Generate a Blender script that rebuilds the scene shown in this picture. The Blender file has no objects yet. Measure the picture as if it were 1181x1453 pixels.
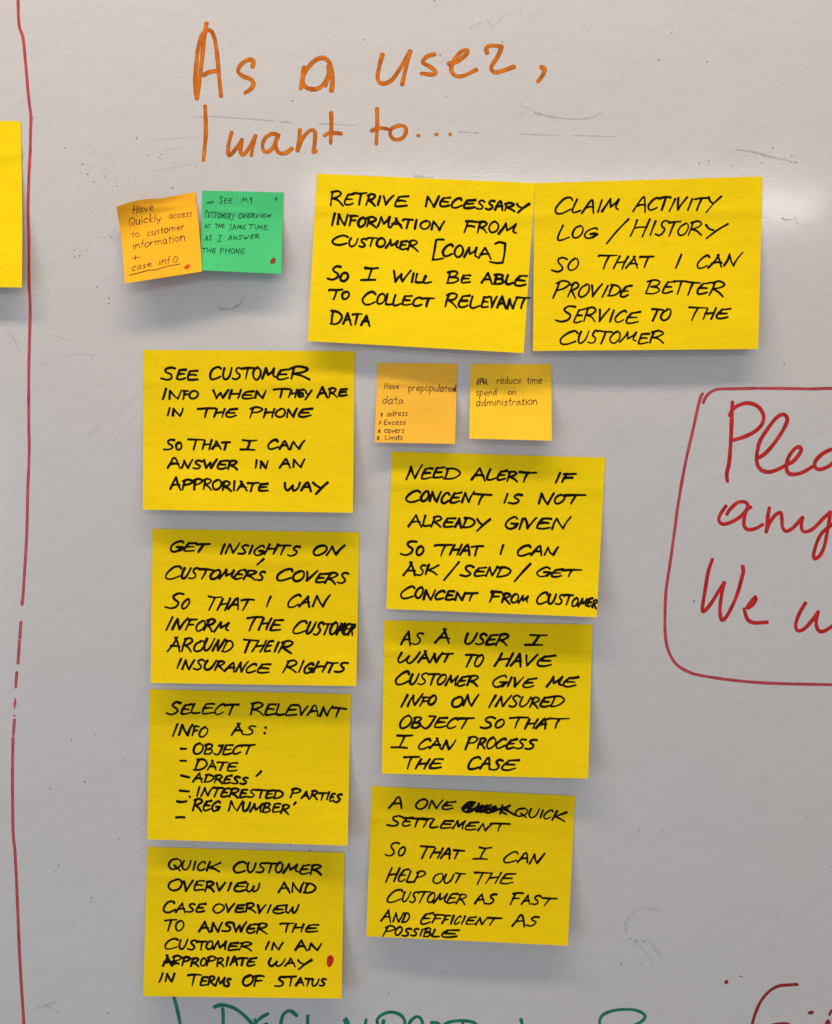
import bpy, math, random
from mathutils import Vector, Matrix
random.seed(11)
scene = bpy.context.scene
COL = scene.collection

# ------------------------------------------------------------------ camera
W_PX, H_PX, F_PX = 1181.0, 1453.0, 1200.0      # the photograph and its focal length, in pixels
DIST, CAM_Z = 0.832, 1.50                       # metres from the board, height of the camera
cam_d = bpy.data.cameras.new('camera')
cam = bpy.data.objects.new('camera', cam_d)
COL.objects.link(cam)
cam_d.sensor_fit = 'VERTICAL'
cam_d.sensor_height = 24.0
cam_d.lens = 24.0 * F_PX / H_PX
cam_d.clip_start, cam_d.clip_end = 0.02, 50
PITCH, YAW, ROLL = math.radians(6.0), math.radians(2.3), math.radians(1.4)
R = (Matrix.Rotation(YAW, 3, 'Z') @ Matrix.Rotation(math.pi/2 - PITCH, 3, 'X') @ Matrix.Rotation(ROLL, 3, 'Z'))
cam.matrix_world = Matrix.Translation((0.0, -DIST, CAM_Z)) @ R.to_4x4()
scene.camera = cam
CAM = Vector((0.0, -DIST, CAM_Z))

def P(px, py, h=0.0):
    """point h metres in front of the board (the plane y = 0) seen at a pixel of the photograph"""
    d = R @ Vector(((px - W_PX/2)/F_PX, -(py - H_PX/2)/F_PX, -1.0))
    t = (-h - CAM.y) / d.y
    return CAM + d*t

def mirror_point(px, py, y):
    """where a lamp at distance y from the board must hang to be mirrored at a pixel"""
    d = R @ Vector(((px - W_PX/2)/F_PX, -(py - H_PX/2)/F_PX, -1.0))
    b = CAM + d*(-CAM.y/d.y)
    r = Vector((d.x, -d.y, d.z))
    return b + r*(y/abs(r.y))

# ------------------------------------------------------------------ light
world = bpy.data.worlds.new('World')
scene.world = world
world.use_nodes = True
bg = world.node_tree.nodes['Background']
bg.inputs[0].default_value = (0.82, 0.91, 1.0, 1)
bg.inputs[1].default_value = 0.35

def area(name, loc, aim, sx, sy, watts, col, xaxis=None):
    l = bpy.data.lights.new(name, 'AREA')
    l.shape = 'RECTANGLE'; l.size = sx; l.size_y = sy
    l.energy = watts; l.color = col
    o = bpy.data.objects.new(name, l)
    COL.objects.link(o)
    z = (Vector(loc) - Vector(aim)).normalized()
    x = Vector(xaxis or (1, 0, 0)); x = (x - z*x.dot(z)).normalized()
    y = z.cross(x)
    m = Matrix((x, y, z)).transposed().to_4x4()
    m.translation = Vector(loc)
    o.matrix_world = m
    return o
# long strip lamp over the board, close to the wall: the raking light
area('strip_lamp', (-0.30, -0.68, CAM_Z + 1.48), (-0.1, 0.0, CAM_Z - 0.25), 2.5, 0.16, 31.0, (1.0, 0.86, 0.68))
# ceiling lamp behind the photographer, mirrored in the board beside the big notes
a, b = mirror_point(425, 284, 2.4), mirror_point(1146, 289, 2.4)
area('ceiling_lamp', (a+b)/2, (0.0, 0.0, CAM_Z), (b-a).length, 0.07, 7.5, (1.0, 0.92, 0.81), (b-a))
a, b = mirror_point(380, 446, 4.6), mirror_point(760, 462, 4.6)
area('far_ceiling_lamp', (a+b)/2, (0.0, 0.0, CAM_Z), (b-a).length, 0.09, 6.0, (1.0, 0.95, 0.88), (b-a))
# daylight from a window low on the photographer's side
area('window_light', (-2.6, -2.2, CAM_Z - 0.7), (-0.2, 0, CAM_Z - 0.3), 1.6, 1.6, 23.0, (0.60, 0.76, 1.0))

vs = scene.view_settings
vs.view_transform = 'Standard'; vs.look = 'None'
vs.exposure = 0.07; vs.gamma = 1.0; vs.use_curve_mapping = False
scene.cycles.max_bounces = 6

# ------------------------------------------------------------------ materials
def new_mat(name):
    m = bpy.data.materials.new(name); m.use_nodes = True
    nt = m.node_tree
    return m, nt, nt.nodes['Principled BSDF']

def N(nt, kind, **kw):
    n = nt.nodes.new(kind)
    for k, v in kw.items():
        if hasattr(n, k): setattr(n, k, v)
        else: n.inputs[k].default_value = v
    return n

def noise(nt, scale, detail=3.0, rough=0.55, stretch=None):
    tc = N(nt, 'ShaderNodeTexCoord')
    src = tc.outputs['Object']
    if stretch:
        mp = N(nt, 'ShaderNodeMapping')
        mp.inputs['Scale'].default_value = stretch
        nt.links.new(src, mp.inputs['Vector']); src = mp.outputs['Vector']
    n = N(nt, 'ShaderNodeTexNoise')
    n.inputs['Scale'].default_value = scale
    n.inputs['Detail'].default_value = detail
    n.inputs['Roughness'].default_value = rough
    nt.links.new(src, n.inputs['Vector'])
    return n.outputs['Fac']

def ramp(nt, fac, stops):
    r = N(nt, 'ShaderNodeValToRGB')
    els = r.color_ramp.elements
    while len(els) < len(stops): els.new(0.5)
    for e, (p, c) in zip(els, stops):
        e.position = p
        e.color = (c, c, c, 1) if isinstance(c, (int, float)) else (*c, 1)
    nt.links.new(fac, r.inputs[0])
    return r.outputs[0]

def mul(nt, a, b, fac=1.0, mode='MULTIPLY'):
    m = N(nt, 'ShaderNodeMix'); m.data_type = 'RGBA'; m.blend_type = mode
    m.inputs[0].default_value = fac
    for sock, v in ((m.inputs[6], a), (m.inputs[7], b)):
        if isinstance(v, tuple): sock.default_value = (*v, 1)
        else: nt.links.new(v, sock)
    return m.outputs[2]

def bump(nt, bsdf, height, strength, dist):
    b = N(nt, 'ShaderNodeBump')
    b.inputs['Strength'].default_value = strength
    b.inputs['Distance'].default_value = dist
    nt.links.new(height, b.inputs['Height'])
    nt.links.new(b.outputs[0], bsdf.inputs['Normal'])

def board_material():
    m, nt, s = new_mat('whiteboard_enamel')
    grain = ramp(nt, noise(nt, 640, 2.0, 0.8), [(0.28, 0.85), (0.5, 1.0), (0.74, 1.10)])
    specks = ramp(nt, noise(nt, 410, 1.0, 0.5), [(0.24, 0.45), (0.32, 1.0)])
    wipe = ramp(nt, noise(nt, 9, 6.0, 0.65, (1.0, 1.0, 3.0)), [(0.3, 0.98), (0.7, 1.01)])
    scr = ramp(nt, noise(nt, 60, 5.0, 0.7, (0.35, 1.0, 1.7)), [(0.33, 0.965), (0.55, 1.0)])
    c = mul(nt, (0.592, 0.552, 0.532), grain)
    brush = noise(nt, 30, 5.0, 0.65, (1, 1, 1))
    mp = [n for n in nt.nodes if n.type == 'TEX_NOISE'][-1]
    rot = N(nt, 'ShaderNodeMapping'); rot.inputs['Rotation'].default_value = (0, math.radians(38), 0)
    st = N(nt, 'ShaderNodeMapping'); st.inputs['Scale'].default_value = (0.22, 1.0, 5.0)
    nt.links.new(mp.inputs['Vector'].links[0].from_socket, rot.inputs['Vector'])
    nt.links.new(rot.outputs[0], st.inputs['Vector']); nt.links.new(st.outputs[0], mp.inputs['Vector'])
    c = mul(nt, c, ramp(nt, brush, [(0.36, 0.972), (0.56, 1.0)]))
    blot = ramp(nt, noise(nt, 3.2, 3.0, 0.5), [(0.32, (0.985, 0.985, 1.0)), (0.68, (1.01, 0.995, 0.985))])
    c = mul(nt, c, blot)
    c = mul(nt, c, wipe); c = mul(nt, c, scr); c = mul(nt, c, specks, 0.35)
    nt.links.new(c, s.inputs['Base Color'])
    rr = ramp(nt, noise(nt, 25, 4.0, 0.6), [(0.3, 0.105), (0.7, 0.155)])
    nt.links.new(rr, s.inputs['Roughness'])
    s.inputs['Specular IOR Level'].default_value = 0.5
    bump(nt, s, noise(nt, 420, 2.0, 0.5), 0.10, 0.0004)
    return m

def paper_material(name, col, fleck=0.88):
    m, nt, s = new_mat(name)
    g = ramp(nt, noise(nt, 620, 3.0, 0.8, (0.7, 1, 1.2)), [(0.28, fleck), (0.5, 1.0), (0.75, 1.08)])
    f = ramp(nt, noise(nt, 130, 5.0, 0.7, (0.25, 1, 1.6)), [(0.3, 0.955), (0.6, 1.01)])
    b = ramp(nt, noise(nt, 14, 3.0, 0.5), [(0.3, 0.965), (0.7, 1.02)])
    c = mul(nt, mul(nt, mul(nt, col, g), f), b)
    oi = N(nt, 'ShaderNodeObjectInfo')            # no two sheets have quite the same tint
    c = mul(nt, c, ramp(nt, oi.outputs['Random'], [(0.0, (0.965, 0.945, 1.0)), (1.0, (1.015, 1.02, 1.0))]))
    nt.links.new(c, s.inputs['Base Color'])
    s.inputs['Roughness'].default_value = 0.72
    s.inputs['Specular IOR Level'].default_value = 0.08
    hsum = noise(nt, 90, 5.0, 0.7, (0.5, 1, 1.3))
    big = N(nt, 'ShaderNodeMath'); big.operation = 'MULTIPLY_ADD'
    nt.links.new(noise(nt, 17, 3.0, 0.5, (0.6, 1, 1.2)), big.inputs[0]); big.inputs[1].default_value = 7.0
    nt.links.new(hsum, big.inputs[2])
    bump(nt, s, big.outputs[0], 0.42, 0.0005)
    return m

def ink_material(name, dark, light, rough=0.45, patch=55, edge=True, spec=0.4):
    """felt pen ink: the colour varies along the stroke; the rim of a dry-erase stroke is denser"""
    m, nt, s = new_mat(name)
    n = ramp(nt, noise(nt, patch, 4.0, 0.65), [(0.32, dark), (0.68, light)])
    if edge:
        uv = N(nt, 'ShaderNodeUVMap')
        sp = N(nt, 'ShaderNodeSeparateXYZ')
        nt.links.new(uv.outputs[0], sp.inputs[0])
        e = ramp(nt, sp.outputs[0], [(0.0, 0.62), (0.13, 0.90), (0.5, 1.0), (0.87, 0.92), (1.0, 0.66)])
        st = N(nt, 'ShaderNodeMapping'); st.inputs['Scale'].default_value = (5.0, 7.0, 1.0)
        nt.links.new(uv.outputs[0], st.inputs['Vector'])
        sn = N(nt, 'ShaderNodeTexNoise'); sn.inputs['Scale'].default_value = 1.0; sn.inputs['Detail'].default_value = 4.0
        nt.links.new(st.outputs[0], sn.inputs['Vector'])
        k = ramp(nt, sn.outputs['Fac'], [(0.33, 0.74), (0.5, 1.05), (0.7, 1.28)])
        n = mul(nt, mul(nt, n, e), k)
    nt.links.new(n, s.inputs['Base Color'])
    s.inputs['Roughness'].default_value = rough
    s.inputs['Specular IOR Level'].default_value = spec
    return m

def smear_material(name, col, lo, hi, patch, top):
    """half wiped-off ink: broken up, the board shows through"""
    m, nt, s = new_mat(name)
    s.inputs['Base Color'].default_value = (*col, 1)
    s.inputs['Roughness'].default_value = 0.6
    a = ramp(nt, noise(nt, patch, 5.0, 0.75), [(lo, 0.06), (hi, top)])
    uv = N(nt, 'ShaderNodeUVMap'); sp = N(nt, 'ShaderNodeSeparateXYZ')
    nt.links.new(uv.outputs[0], sp.inputs[0])
    e = ramp(nt, sp.outputs[0], [(0.0, 0.0), (0.4, 1.0), (0.6, 1.0), (1.0, 0.0)])
    nt.links.new(mul(nt, a, e), s.inputs['Alpha'])
    return m

M = {
    'board': board_material(),
    'yellow': paper_material('yellow_paper', (0.91, 0.625, 0.003)),
    'orange': paper_material('orange_paper', (0.97, 0.455, 0.018)),
    'gold': paper_material('gold_paper', (0.98, 0.560, 0.030)),
    'amber': paper_material('amber_paper', (0.96, 0.500, 0.045)),
    'green': paper_material('green_paper', (0.066, 0.52, 0.178)),
    'black_ink': ink_material('black_pen_ink', (0.004, 0.0025, 0.001), (0.014, 0.007, 0.002), 0.7, 90, False, 0.06),
    'violet_ink': ink_material('violet_pen_ink', (0.060, 0.014, 0.022), (0.15, 0.042, 0.042), 0.7, 300, False, 0.05),
    'deep_green_ink': ink_material('thin_pen_ink', (0.003, 0.022, 0.018), (0.006, 0.06, 0.036), 0.7, 300, False, 0.05),
    'orange_marker': ink_material('orange_marker_ink', (0.38, 0.070, 0.001), (0.66, 0.185, 0.004), 0.5, 95, True, 0.15),
    'red_marker': ink_material('red_marker_ink', (0.38, 0.008, 0.009), (0.60, 0.028, 0.028), 0.4, 70, True, 0.2),
    'faded_red': ink_material('faded_red_marker_ink', (0.38, 0.026, 0.040), (0.56, 0.065, 0.080), 0.38, 60),
    'dark_red': ink_material('dark_red_marker_ink', (0.23, 0.008, 0.010), (0.33, 0.014, 0.014), 0.32, 60),
    'green_marker': ink_material('green_marker_ink', (0.002, 0.115, 0.072), (0.004, 0.22, 0.14), 0.35, 60),
    'dot_red': ink_material('red_dot_ink', (0.50, 0.030, 0.005), (0.75, 0.085, 0.012), 0.5, 150, False, 0.08),
    'dot_deep': ink_material('deep_red_dot_ink', (0.36, 0.012, 0.008), (0.52, 0.03, 0.015), 0.5, 150, False, 0.08),
    'dot_brown': ink_material('brown_red_dot_ink', (0.16, 0.028, 0.012), (0.30, 0.050, 0.018), 0.5, 150, False, 0.08),
    'speck': ink_material('dried_ink_speck', (0.06, 0.055, 0.055), (0.2, 0.18, 0.18), 0.6, 200, False),
    'smear': smear_material('wiped_grey_ink', (0.16, 0.17, 0.19), 0.36, 0.74, 300, 0.45),
    'faint_smear': smear_material('faint_wiped_ink', (0.24, 0.25, 0.29), 0.42, 0.82, 330, 0.27),
}

# ------------------------------------------------------------------ pen strokes
def spline(pts, step=2.0):
    """Catmull-Rom through the points, resampled about every `step` photograph pixels"""
    if len(pts) == 2:
        ctrl = [pts[0], ((pts[0][0]+pts[1][0])/2, (pts[0][1]+pts[1][1])/2), pts[1]]
    else: ctrl = pts
    p = [(2*ctrl[0][0]-ctrl[1][0], 2*ctrl[0][1]-ctrl[1][1])] + list(ctrl) + [(2*ctrl[-1][0]-ctrl[-2][0], 2*ctrl[-1][1]-ctrl[-2][1])]
    raw = []
    for i in range(1, len(p)-2):
        a, b, c, d = p[i-1], p[i], p[i+1], p[i+2]
        n = max(3, int(math.hypot(c[0]-b[0], c[1]-b[1])/step)+1)
        for k in range(n):
            t = k/n
            raw.append(tuple(0.5*((2*b[j]) + (-a[j]+c[j])*t + (2*a[j]-5*b[j]+4*c[j]-d[j])*t*t + (-a[j]+3*b[j]-3*c[j]+d[j])*t**3) for j in (0, 1)))
    raw.append(tuple(p[-2]))
    out = [raw[0]]
    for q in raw[1:]:
        if math.hypot(q[0]-out[-1][0], q[1]-out[-1][1]) > 0.25: out.append(q)
    return out

class Pen:
    """collects strokes, given in photograph pixels, as low domed ribbons lying on a surface"""
    def __init__(self, surf, thick=0.00012):
        self.v, self.f, self.uv, self.surf, self.thick, self.n = [], [], [], surf, thick, 0
    def stroke(self, pts, width, vary=0.10, step=2.0, taper=0.0, order=None):
        c = spline(pts, step)
        if len(c) < 2:
            c = [c[0], (c[0][0]+0.3, c[0][1])]
        r = width/2
        s = [0.0]
        for a, b in zip(c, c[1:]): s.append(s[-1]+math.hypot(b[0]-a[0], b[1]-a[1]))
        L = s[-1]
        def at(t):
            if t <= 0: i, k = 0, t/(s[1]-s[0])
            elif t >= L: i, k = len(c)-2, 1+(t-L)/(s[-1]-s[-2])
            else:
                i = 0
                while s[i+1] < t: i += 1
                k = (t-s[i])/(s[i+1]-s[i])
            a, b = c[i], c[i+1]
            return (a[0]+(b[0]-a[0])*k, a[1]+(b[1]-a[1])*k), (b[0]-a[0], b[1]-a[1])
        e = r*0.75                                   # the round ends stick out past the stroke's end points
        ts = [-e, -e*0.93, -e*0.72, -e*0.35, 0.0] + [q for q in s[1:-1]] + [L, L+e*0.35, L+e*0.72, L+e*0.93, L+e]
        ph = [random.uniform(0, 6.28) for _ in range(4)]
        tap = taper*random.uniform(0.3, 1.0) if taper else 0
        self.n += 1
        lift = 0.00006 + 0.000004*(self.n % 40 if order is None else order)
        rows = []
        dprev = None
        for t in ts:
            (x, y), d = at(t)
            # smooth the direction a little so that bends stay round
            (x2, y2), d2 = at(min(max(t+1.0, 0.0), L)); (x1, y1), d1 = at(min(max(t-1.0, 0.0), L))
            dx, dy = d1[0]/max(1e-6, math.hypot(*d1))+d2[0]/max(1e-6, math.hypot(*d2)), d1[1]/max(1e-6, math.hypot(*d1))+d2[1]/max(1e-6, math.hypot(*d2))
            l = math.hypot(dx, dy)
            if l < 1e-4: dx, dy, l = d[0], d[1], math.hypot(*d)
            nx, ny = -dy/l, dx/l
            k = 1.0
            if t < 0: k = math.sqrt(max(0.0, 1-(t/e)**2))
            elif t > L: k = math.sqrt(max(0.0, 1-((t-L)/e)**2))
            w = r*(1 + vary*(0.6*math.sin(t/9+ph[0])+0.4*math.sin(t/3.7+ph[1]))) * (1 - tap*max(0.0, t/max(L, 1)))
            w = max(w*k, 0.02)
            rows.append((x, y, nx, ny, w, t))
        base = len(self.v)
        prof = ((-1, 0.0), (-0.72, 0.75), (0, 1.0), (0.72, 0.75), (1, 0.0))
        for x, y, nx, ny, w, t in rows:
            for q, hh in prof:
                self.v.append(self.surf(x+nx*w*q, y+ny*w*q, lift + self.thick*hh))
                self.uv.append((q*0.5+0.5, t*0.01+self.n*3.7))
        for i in range(len(rows)-1):
            for j in range(4):
                a = base+i*5+j
                self.f.append((a, a+1, a+6, a+5))
    def blob(self, cx, cy, rx, ry, ang=0.0, wob=0.10):
        n, rings = 22, 4
        ph = random.uniform(0, 6)
        base = len(self.v)
        self.v.append(self.surf(cx, cy, 0.0001+self.thick)); self.uv.append((0.5, 0))
        for k in range(1, rings+1):
            q = k/rings
            for i in range(n):
                t = i*2*math.pi/n
                rr = 1+wob*math.sin(2*t+ph)+wob*0.6*math.sin(3*t+ph*2)
                x, y = rx*q*rr*math.cos(t), ry*q*rr*math.sin(t)
                X, Y = cx+x*math.cos(ang)-y*math.sin(ang), cy+x*math.sin(ang)+y*math.cos(ang)
                self.v.append(self.surf(X, Y, 0.0001+self.thick*math.sqrt(1-q*q))); self.uv.append((0.5+0.5*q, 0))
        for i in range(n): self.f.append((base, base+1+i, base+1+(i+1) % n))
        for k in range(rings-1):
            o = base+1+k*n
            for i in range(n):
                self.f.append((o+i, o+n+i, o+n+(i+1) % n, o+(i+1) % n))
    def build(self, name, mat, parent, label=None):
        me = bpy.data.meshes.new(name)
        me.from_pydata([tuple(p) for p in self.v], [], self.f)
        uvl = me.uv_layers.new(name='UVMap')
        for lp in me.loops: uvl.data[lp.index].uv = self.uv[lp.vertex_index]
        # faces towards the room
        flip = sum(1 for p in me.polygons if p.normal.y > 0)
        if flip > len(me.polygons)/2: me.flip_normals()
        for p in me.polygons: p.use_smooth = True
        me.materials.append(M[mat] if isinstance(mat, str) else mat)
        o = bpy.data.objects.new(name, me)
        COL.objects.link(o)
        if parent: o.parent = parent
        if label: o['label'] = label
        return o

# ------------------------------------------------------------------ the hand that wrote the notes
G = {  # strokes: ';' lifts the pen, '|' is a corner; x y in percent of the letter's box
 'A': ['4,0 26,52 46,100 | 46,100 68,52 97,-5 ; 18,34 50,42 82,38', '2,0 24,50 44,94 58,98 74,60 94,-3 ; 20,38 50,45 84,42', '0,-2 30,55 50,102 ; 34,104 62,60 98,-2 ; 14,36 55,40 88,34'],
 'B': ['16,95 12,50 8,2 ; -4,90 40,102 76,88 62,62 28,50 | 28,50 72,48 88,24 58,2 6,0'],
 'C': ['94,84 72,100 30,80 4,36 20,2 55,2 92,20', '90,80 76,99 40,88 6,42 14,6 48,0 96,26'],
 'D': ['18,94 14,50 9,2 ; 0,94 50,98 97,66 84,25 45,2 4,0', '20,90 12,45 8,4 ; 4,96 60,94 96,58 78,18 40,0 0,4'],
 'E': ['95,94 60,92 28,90 | 28,90 14,45 10,10 18,1 55,1 97,10 ; 18,50 50,52 82,51', '98,98 60,92 32,88 ; 36,90 10,42 12,6 48,-2 92,14 ; 22,50 80,50'],
 'F': ['26,95 18,50 7,0 ; 6,92 55,95 100,93 ; 18,50 50,52 80,53'],
 'G': ['88,82 66,98 25,76 4,36 24,2 62,4 84,34 ; 48,42 72,44 100,42 | 100,42 90,20 78,4'],
 'H': ['22,98 13,50 2,-2 ; 96,100 87,50 78,0 ; 12,48 50,52 92,55'],
 'I': ['66,100 50,50 32,0', '58,98 50,48 44,2'],
 '!': ['16,98 60,95 100,97 ; 60,95 52,50 44,5 ; 0,2 48,4 92,0'],
 'J': ['90,94 82,50 68,8 38,-4 4,10 ; 36,94 96,96'],
 'K': ['22,98 13,50 4,0 ; 96,92 55,62 18,42 | 18,42 55,25 98,-8'],
 'L': ['15,96 8,50 4,8 | 4,8 40,0 98,7', '20,95 6,40 8,6 40,0 96,16'],
 'M': ['3,0 14,50 24,97 | 24,97 38,50 50,26 | 50,26 72,62 92,98 | 92,98 88,45 94,0', '0,0 20,55 30,95 | 30,95 44,34 | 44,34 70,60 88,92 | 88,92 82,30 100,12'],
 'N': ['4,0 14,50 22,95 | 22,95 42,45 64,4 | 64,4 80,55 100,106', '10,2 14,96 | 14,96 45,40 72,0 | 72,0 84,55 96,100'],
 'O': ['58,98 22,82 3,40 20,5 55,0 90,30 93,70 66,96 36,90', '50,96 14,74 4,30 36,0 80,14 97,56 76,94 44,99'],
 'P': ['20,94 12,50 4,-4 ; 0,86 45,102 94,84 70,56 20,44'],
 'Q': ['62,98 20,80 3,40 25,4 60,8 93,42 88,80 54,99 ; 45,35 68,14 98,-10'],
 'R': ['20,94 13,50 4,0 ; 0,86 45,102 88,84 66,58 20,46 | 20,46 58,24 100,-9', '18,92 12,46 8,-2 ; 6,90 52,100 82,80 56,54 22,46 | 22,46 60,30 97,-4'],
 'S': ['94,88 62,100 30,86 36,62 66,42 76,18 46,0 2,8', '96,92 58,97 34,80 46,60 78,40 74,12 40,-2 0,6'],
 'T': ['-12,91 50,97 112,97 ; 54,96 46,50 38,-2', '-6,98 50,94 116,92 ; 56,93 48,50 38,-4', '-14,88 -8,96 50,96 108,99 ; 58,95 48,45 44,0'],
 'U': ['12,95 3,50 15,8 45,0 76,32 92,96'],
 'V': ['4,95 22,45 34,2 | 34,2 64,55 97,101'],
 'W': ['2,92 12,45 22,3 | 22,3 36,38 49,68 | 49,68 54,36 62,4 | 62,4 80,55 99,101'],
 '&': ['6,92 2,35 18,2 40,30 50,62 | 50,62 50,22 64,2 86,36 97,94'],
 'X': ['5,95 50,45 95,0 ; 90,98 50,50 5,0'],
 'Y': ['4,95 22,62 46,42 ; 101,98 60,42 18,-28'],
 '/': ['98,100 50,50 2,0'],
 '[': ['96,98 60,98 30,94 | 30,94 18,50 5,2 | 5,2 50,5 92,9'],
 ']': ['30,96 60,100 97,98 | 97,98 88,50 80,0 | 80,0 40,-2 0,4'],
 '-': ['0,54 50,50 100,48'], "'": ['92,100 60,55 8,0'], '.': ['40,60 60,40'], ',': ['80,100 90,60 10,0'],
 '1': ['10,20 60,98 | 60,98 75,0'],
 # small letters: the box is the x-height
 'a': ['82,82 46,100 8,58 16,8 52,8 80,62 | 84,92 80,34 100,2'], 'b': ['18,170 12,0 ; 14,50 60,95 92,50 60,2 14,8'],
 'c': ['90,84 50,100 8,52 30,4 94,14'], 'd': ['76,84 36,95 6,50 30,3 76,42 ; 90,172 84,80 92,0'],
 'e': ['12,50 55,54 86,66 70,98 38,96 8,52 32,4 97,16'], 'f': ['98,150 62,150 50,80 44,-4 ; 8,88 90,94'],
 'h': ['18,170 12,0 | 12,50 52,95 84,75 90,0'], 'i': ['52,95 46,0 ; 54,136 57,142'],
 'k': ['20,170 14,0 ; 84,96 20,45 | 20,45 92,0'], 'l': ['54,172 46,0'],
 'm': ['8,95 8,0 | 8,58 30,96 46,78 46,2 | 46,58 70,96 90,74 93,0'], 'n': ['10,96 10,0 | 10,52 52,99 86,78 92,0'],
 'o': ['55,99 14,80 6,35 42,0 88,25 92,75 52,98'], 'p': ['16,96 8,-66 ; 12,72 50,99 92,60 58,4 12,16'],
 'r': ['16,96 12,0 | 12,50 44,90 96,92'], 's': ['88,92 42,98 26,72 66,46 76,16 8,4'],
 't': ['52,150 46,40 58,2 88,8 ; 8,95 92,99'], 'u': ['10,96 10,28 42,2 80,42 86,96 | 86,96 84,30 98,0'],
 'v': ['5,95 45,2 | 45,2 95,98'], 'x': ['8,95 92,0 ; 92,98 6,0'], 'y': ['10,95 18,42 48,24 82,62 ; 92,96 72,0 38,-64'],
 '+': ['50,95 46,5 ; 0,45 100,60'], '*': ['15,90 85,10 ; 88,88 12,14 ; 50,100 48,0'],
}
AUTO = {'i': .45, 'l': .4, 'm': 1.55, 'w': 1.4, 't': .75, 'f': .75, 'r': .8, 'I': .5, 'Q': 1.35, 'M': 1.35, 'W': 1.4, 'H': 1.15, 's': .85, '1': .5, '.': .5}

def write(pen, text, bounds, base, top, width, to_px, small=False, jit=3.3, slant=0.1):
    """one word: letter i fills bounds[i]..bounds[i+1] between its base and top lines (crop pixels)"""
    n = len(text)
    if len(bounds) == 2 and n > 1:
        ws = [AUTO.get(ch, 1.0) for ch in text]; tot = sum(ws); b = [bounds[0]]
        for w in ws: b.append(b[-1]+(bounds[1]-bounds[0])*w/tot)
        gap = (bounds[1]-bounds[0])/n*0.09
    else:
        b = list(bounds); gap = 2.0
    b0, b1 = (base if isinstance(base, tuple) else (base, base))
    t0, t1 = (top if isinstance(top, tuple) else (top, top))
    for i, ch in enumerate(text):
        if ch == ' ': continue
        var = G[ch]; g = random.choice(var)
        xl, xr = b[i]+gap, b[i+1]-gap
        xm = ((b[i]+b[i+1])/2-b[0])/max(1.0, b[-1]-b[0])
        yb, yt = b0+(b1-b0)*xm, t0+(t1-t0)*xm
        ys = 1.5 if (small and ch.isupper()) else 1.0
        hgt = yb-yt
        if not small and ch.isalpha():
            k = random.uniform(0.97, 1.06) if i == 0 else random.uniform(0.84, 0.99)
            yt = yb-hgt*k
            up = random.uniform(-0.01, 0.07)*hgt if i else 0
            yb -= up; yt -= up
        elif small: yt = yb-hgt*random.uniform(0.88, 1.1)
        dy = random.uniform(-1, 1)*0.035*hgt
        lean = hgt*(slant + random.uniform(-0.06, 0.08) if not small else random.uniform(-0.06, 0.14))
        if ch in '/[]': lean = 0
        slope = ((b1-b0)/max(1.0, b[-1]-b[0]))
        for lift in g.split(';'):
            prev = None
            for seg in lift.split('|'):
                pts = []
                for tok in seg.split():
                    x, y = map(float, tok.split(','))
                    if prev and not pts and prev[0] == (x, y): q = prev[1]
                    else:
                        x2, y2 = x+random.uniform(-jit, jit), y*ys+random.uniform(-jit, jit)
                        q = (xl+(xr-xl)*x2/100 + lean*(y2/100-0.5), yb+(yt-yb)*y2/100 + dy + slope*(x2/100-0.5)*(xr-xl)*0.7)
                    pts.append(q); prev = ((x, y), q)
                pen.stroke([to_px(*q) for q in pts], width*random.uniform(0.80, 1.03), vary=0.15, taper=0.34)

# ------------------------------------------------------------------ the board
bd = 0.018
bm_v, bm_f = [], []
X0, X1, Z0, Z1 = -2.2, 2.2, CAM_Z-1.05, CAM_Z+0.85
r_ = 0.004
ring = [(X0+r_, Z0+r_), (X1-r_, Z0+r_), (X1-r_, Z1-r_), (X0+r_, Z1-r_)]
ring2 = [(X0, Z0), (X1, Z0), (X1, Z1), (X0, Z1)]
for x, z in ring: bm_v.append((x, 0.0, z))
for x, z in ring2: bm_v.append((x, r_, z))
for x, z in ring2: bm_v.append((x, bd, z))
bm_f = [(0, 1, 2, 3), (11, 10, 9, 8)]
for i in range(4):
    j = (i+1) % 4
    bm_f += [(i, i+4, j+4, j), (i+4, i+8, j+8, j+4)]
me = bpy.data.meshes.new('whiteboard')
me.from_pydata(bm_v, [], bm_f); me.materials.append(M['board'])
board = bpy.data.objects.new('whiteboard', me)
COL.objects.link(board)
board['label'] = 'glossy light grey whiteboard with marker writing, carrying all the sticky notes'
board['category'] = 'whiteboard'

def on_board(x, y, h): return P(x, y, h)
def crop(ox, oy, s): return lambda x, y: (ox+x/s, oy+y/s)
def lettering(words, mat, kind='marker_lettering'):
    """each word on the board: (label, [(strokes, crop, width), ...], dots)"""
    for label, sets, dots in words:
        pen = Pen(on_board, 0.00003)
        for strokes, to, width in sets: draw(pen, strokes, to, width, vary=0.12, taper=0.1)
        for d in dots: pen.blob(*d)
        pen.build(kind, mat, board, label)
def draw(pen, strokes, to, width, **kw):
    for st in strokes:
        pen.stroke([to(*q) for q in st], width, **kw)

c1, c2 = crop(0, 0, 2.812), crop(400, 0, 2.812)
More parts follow.
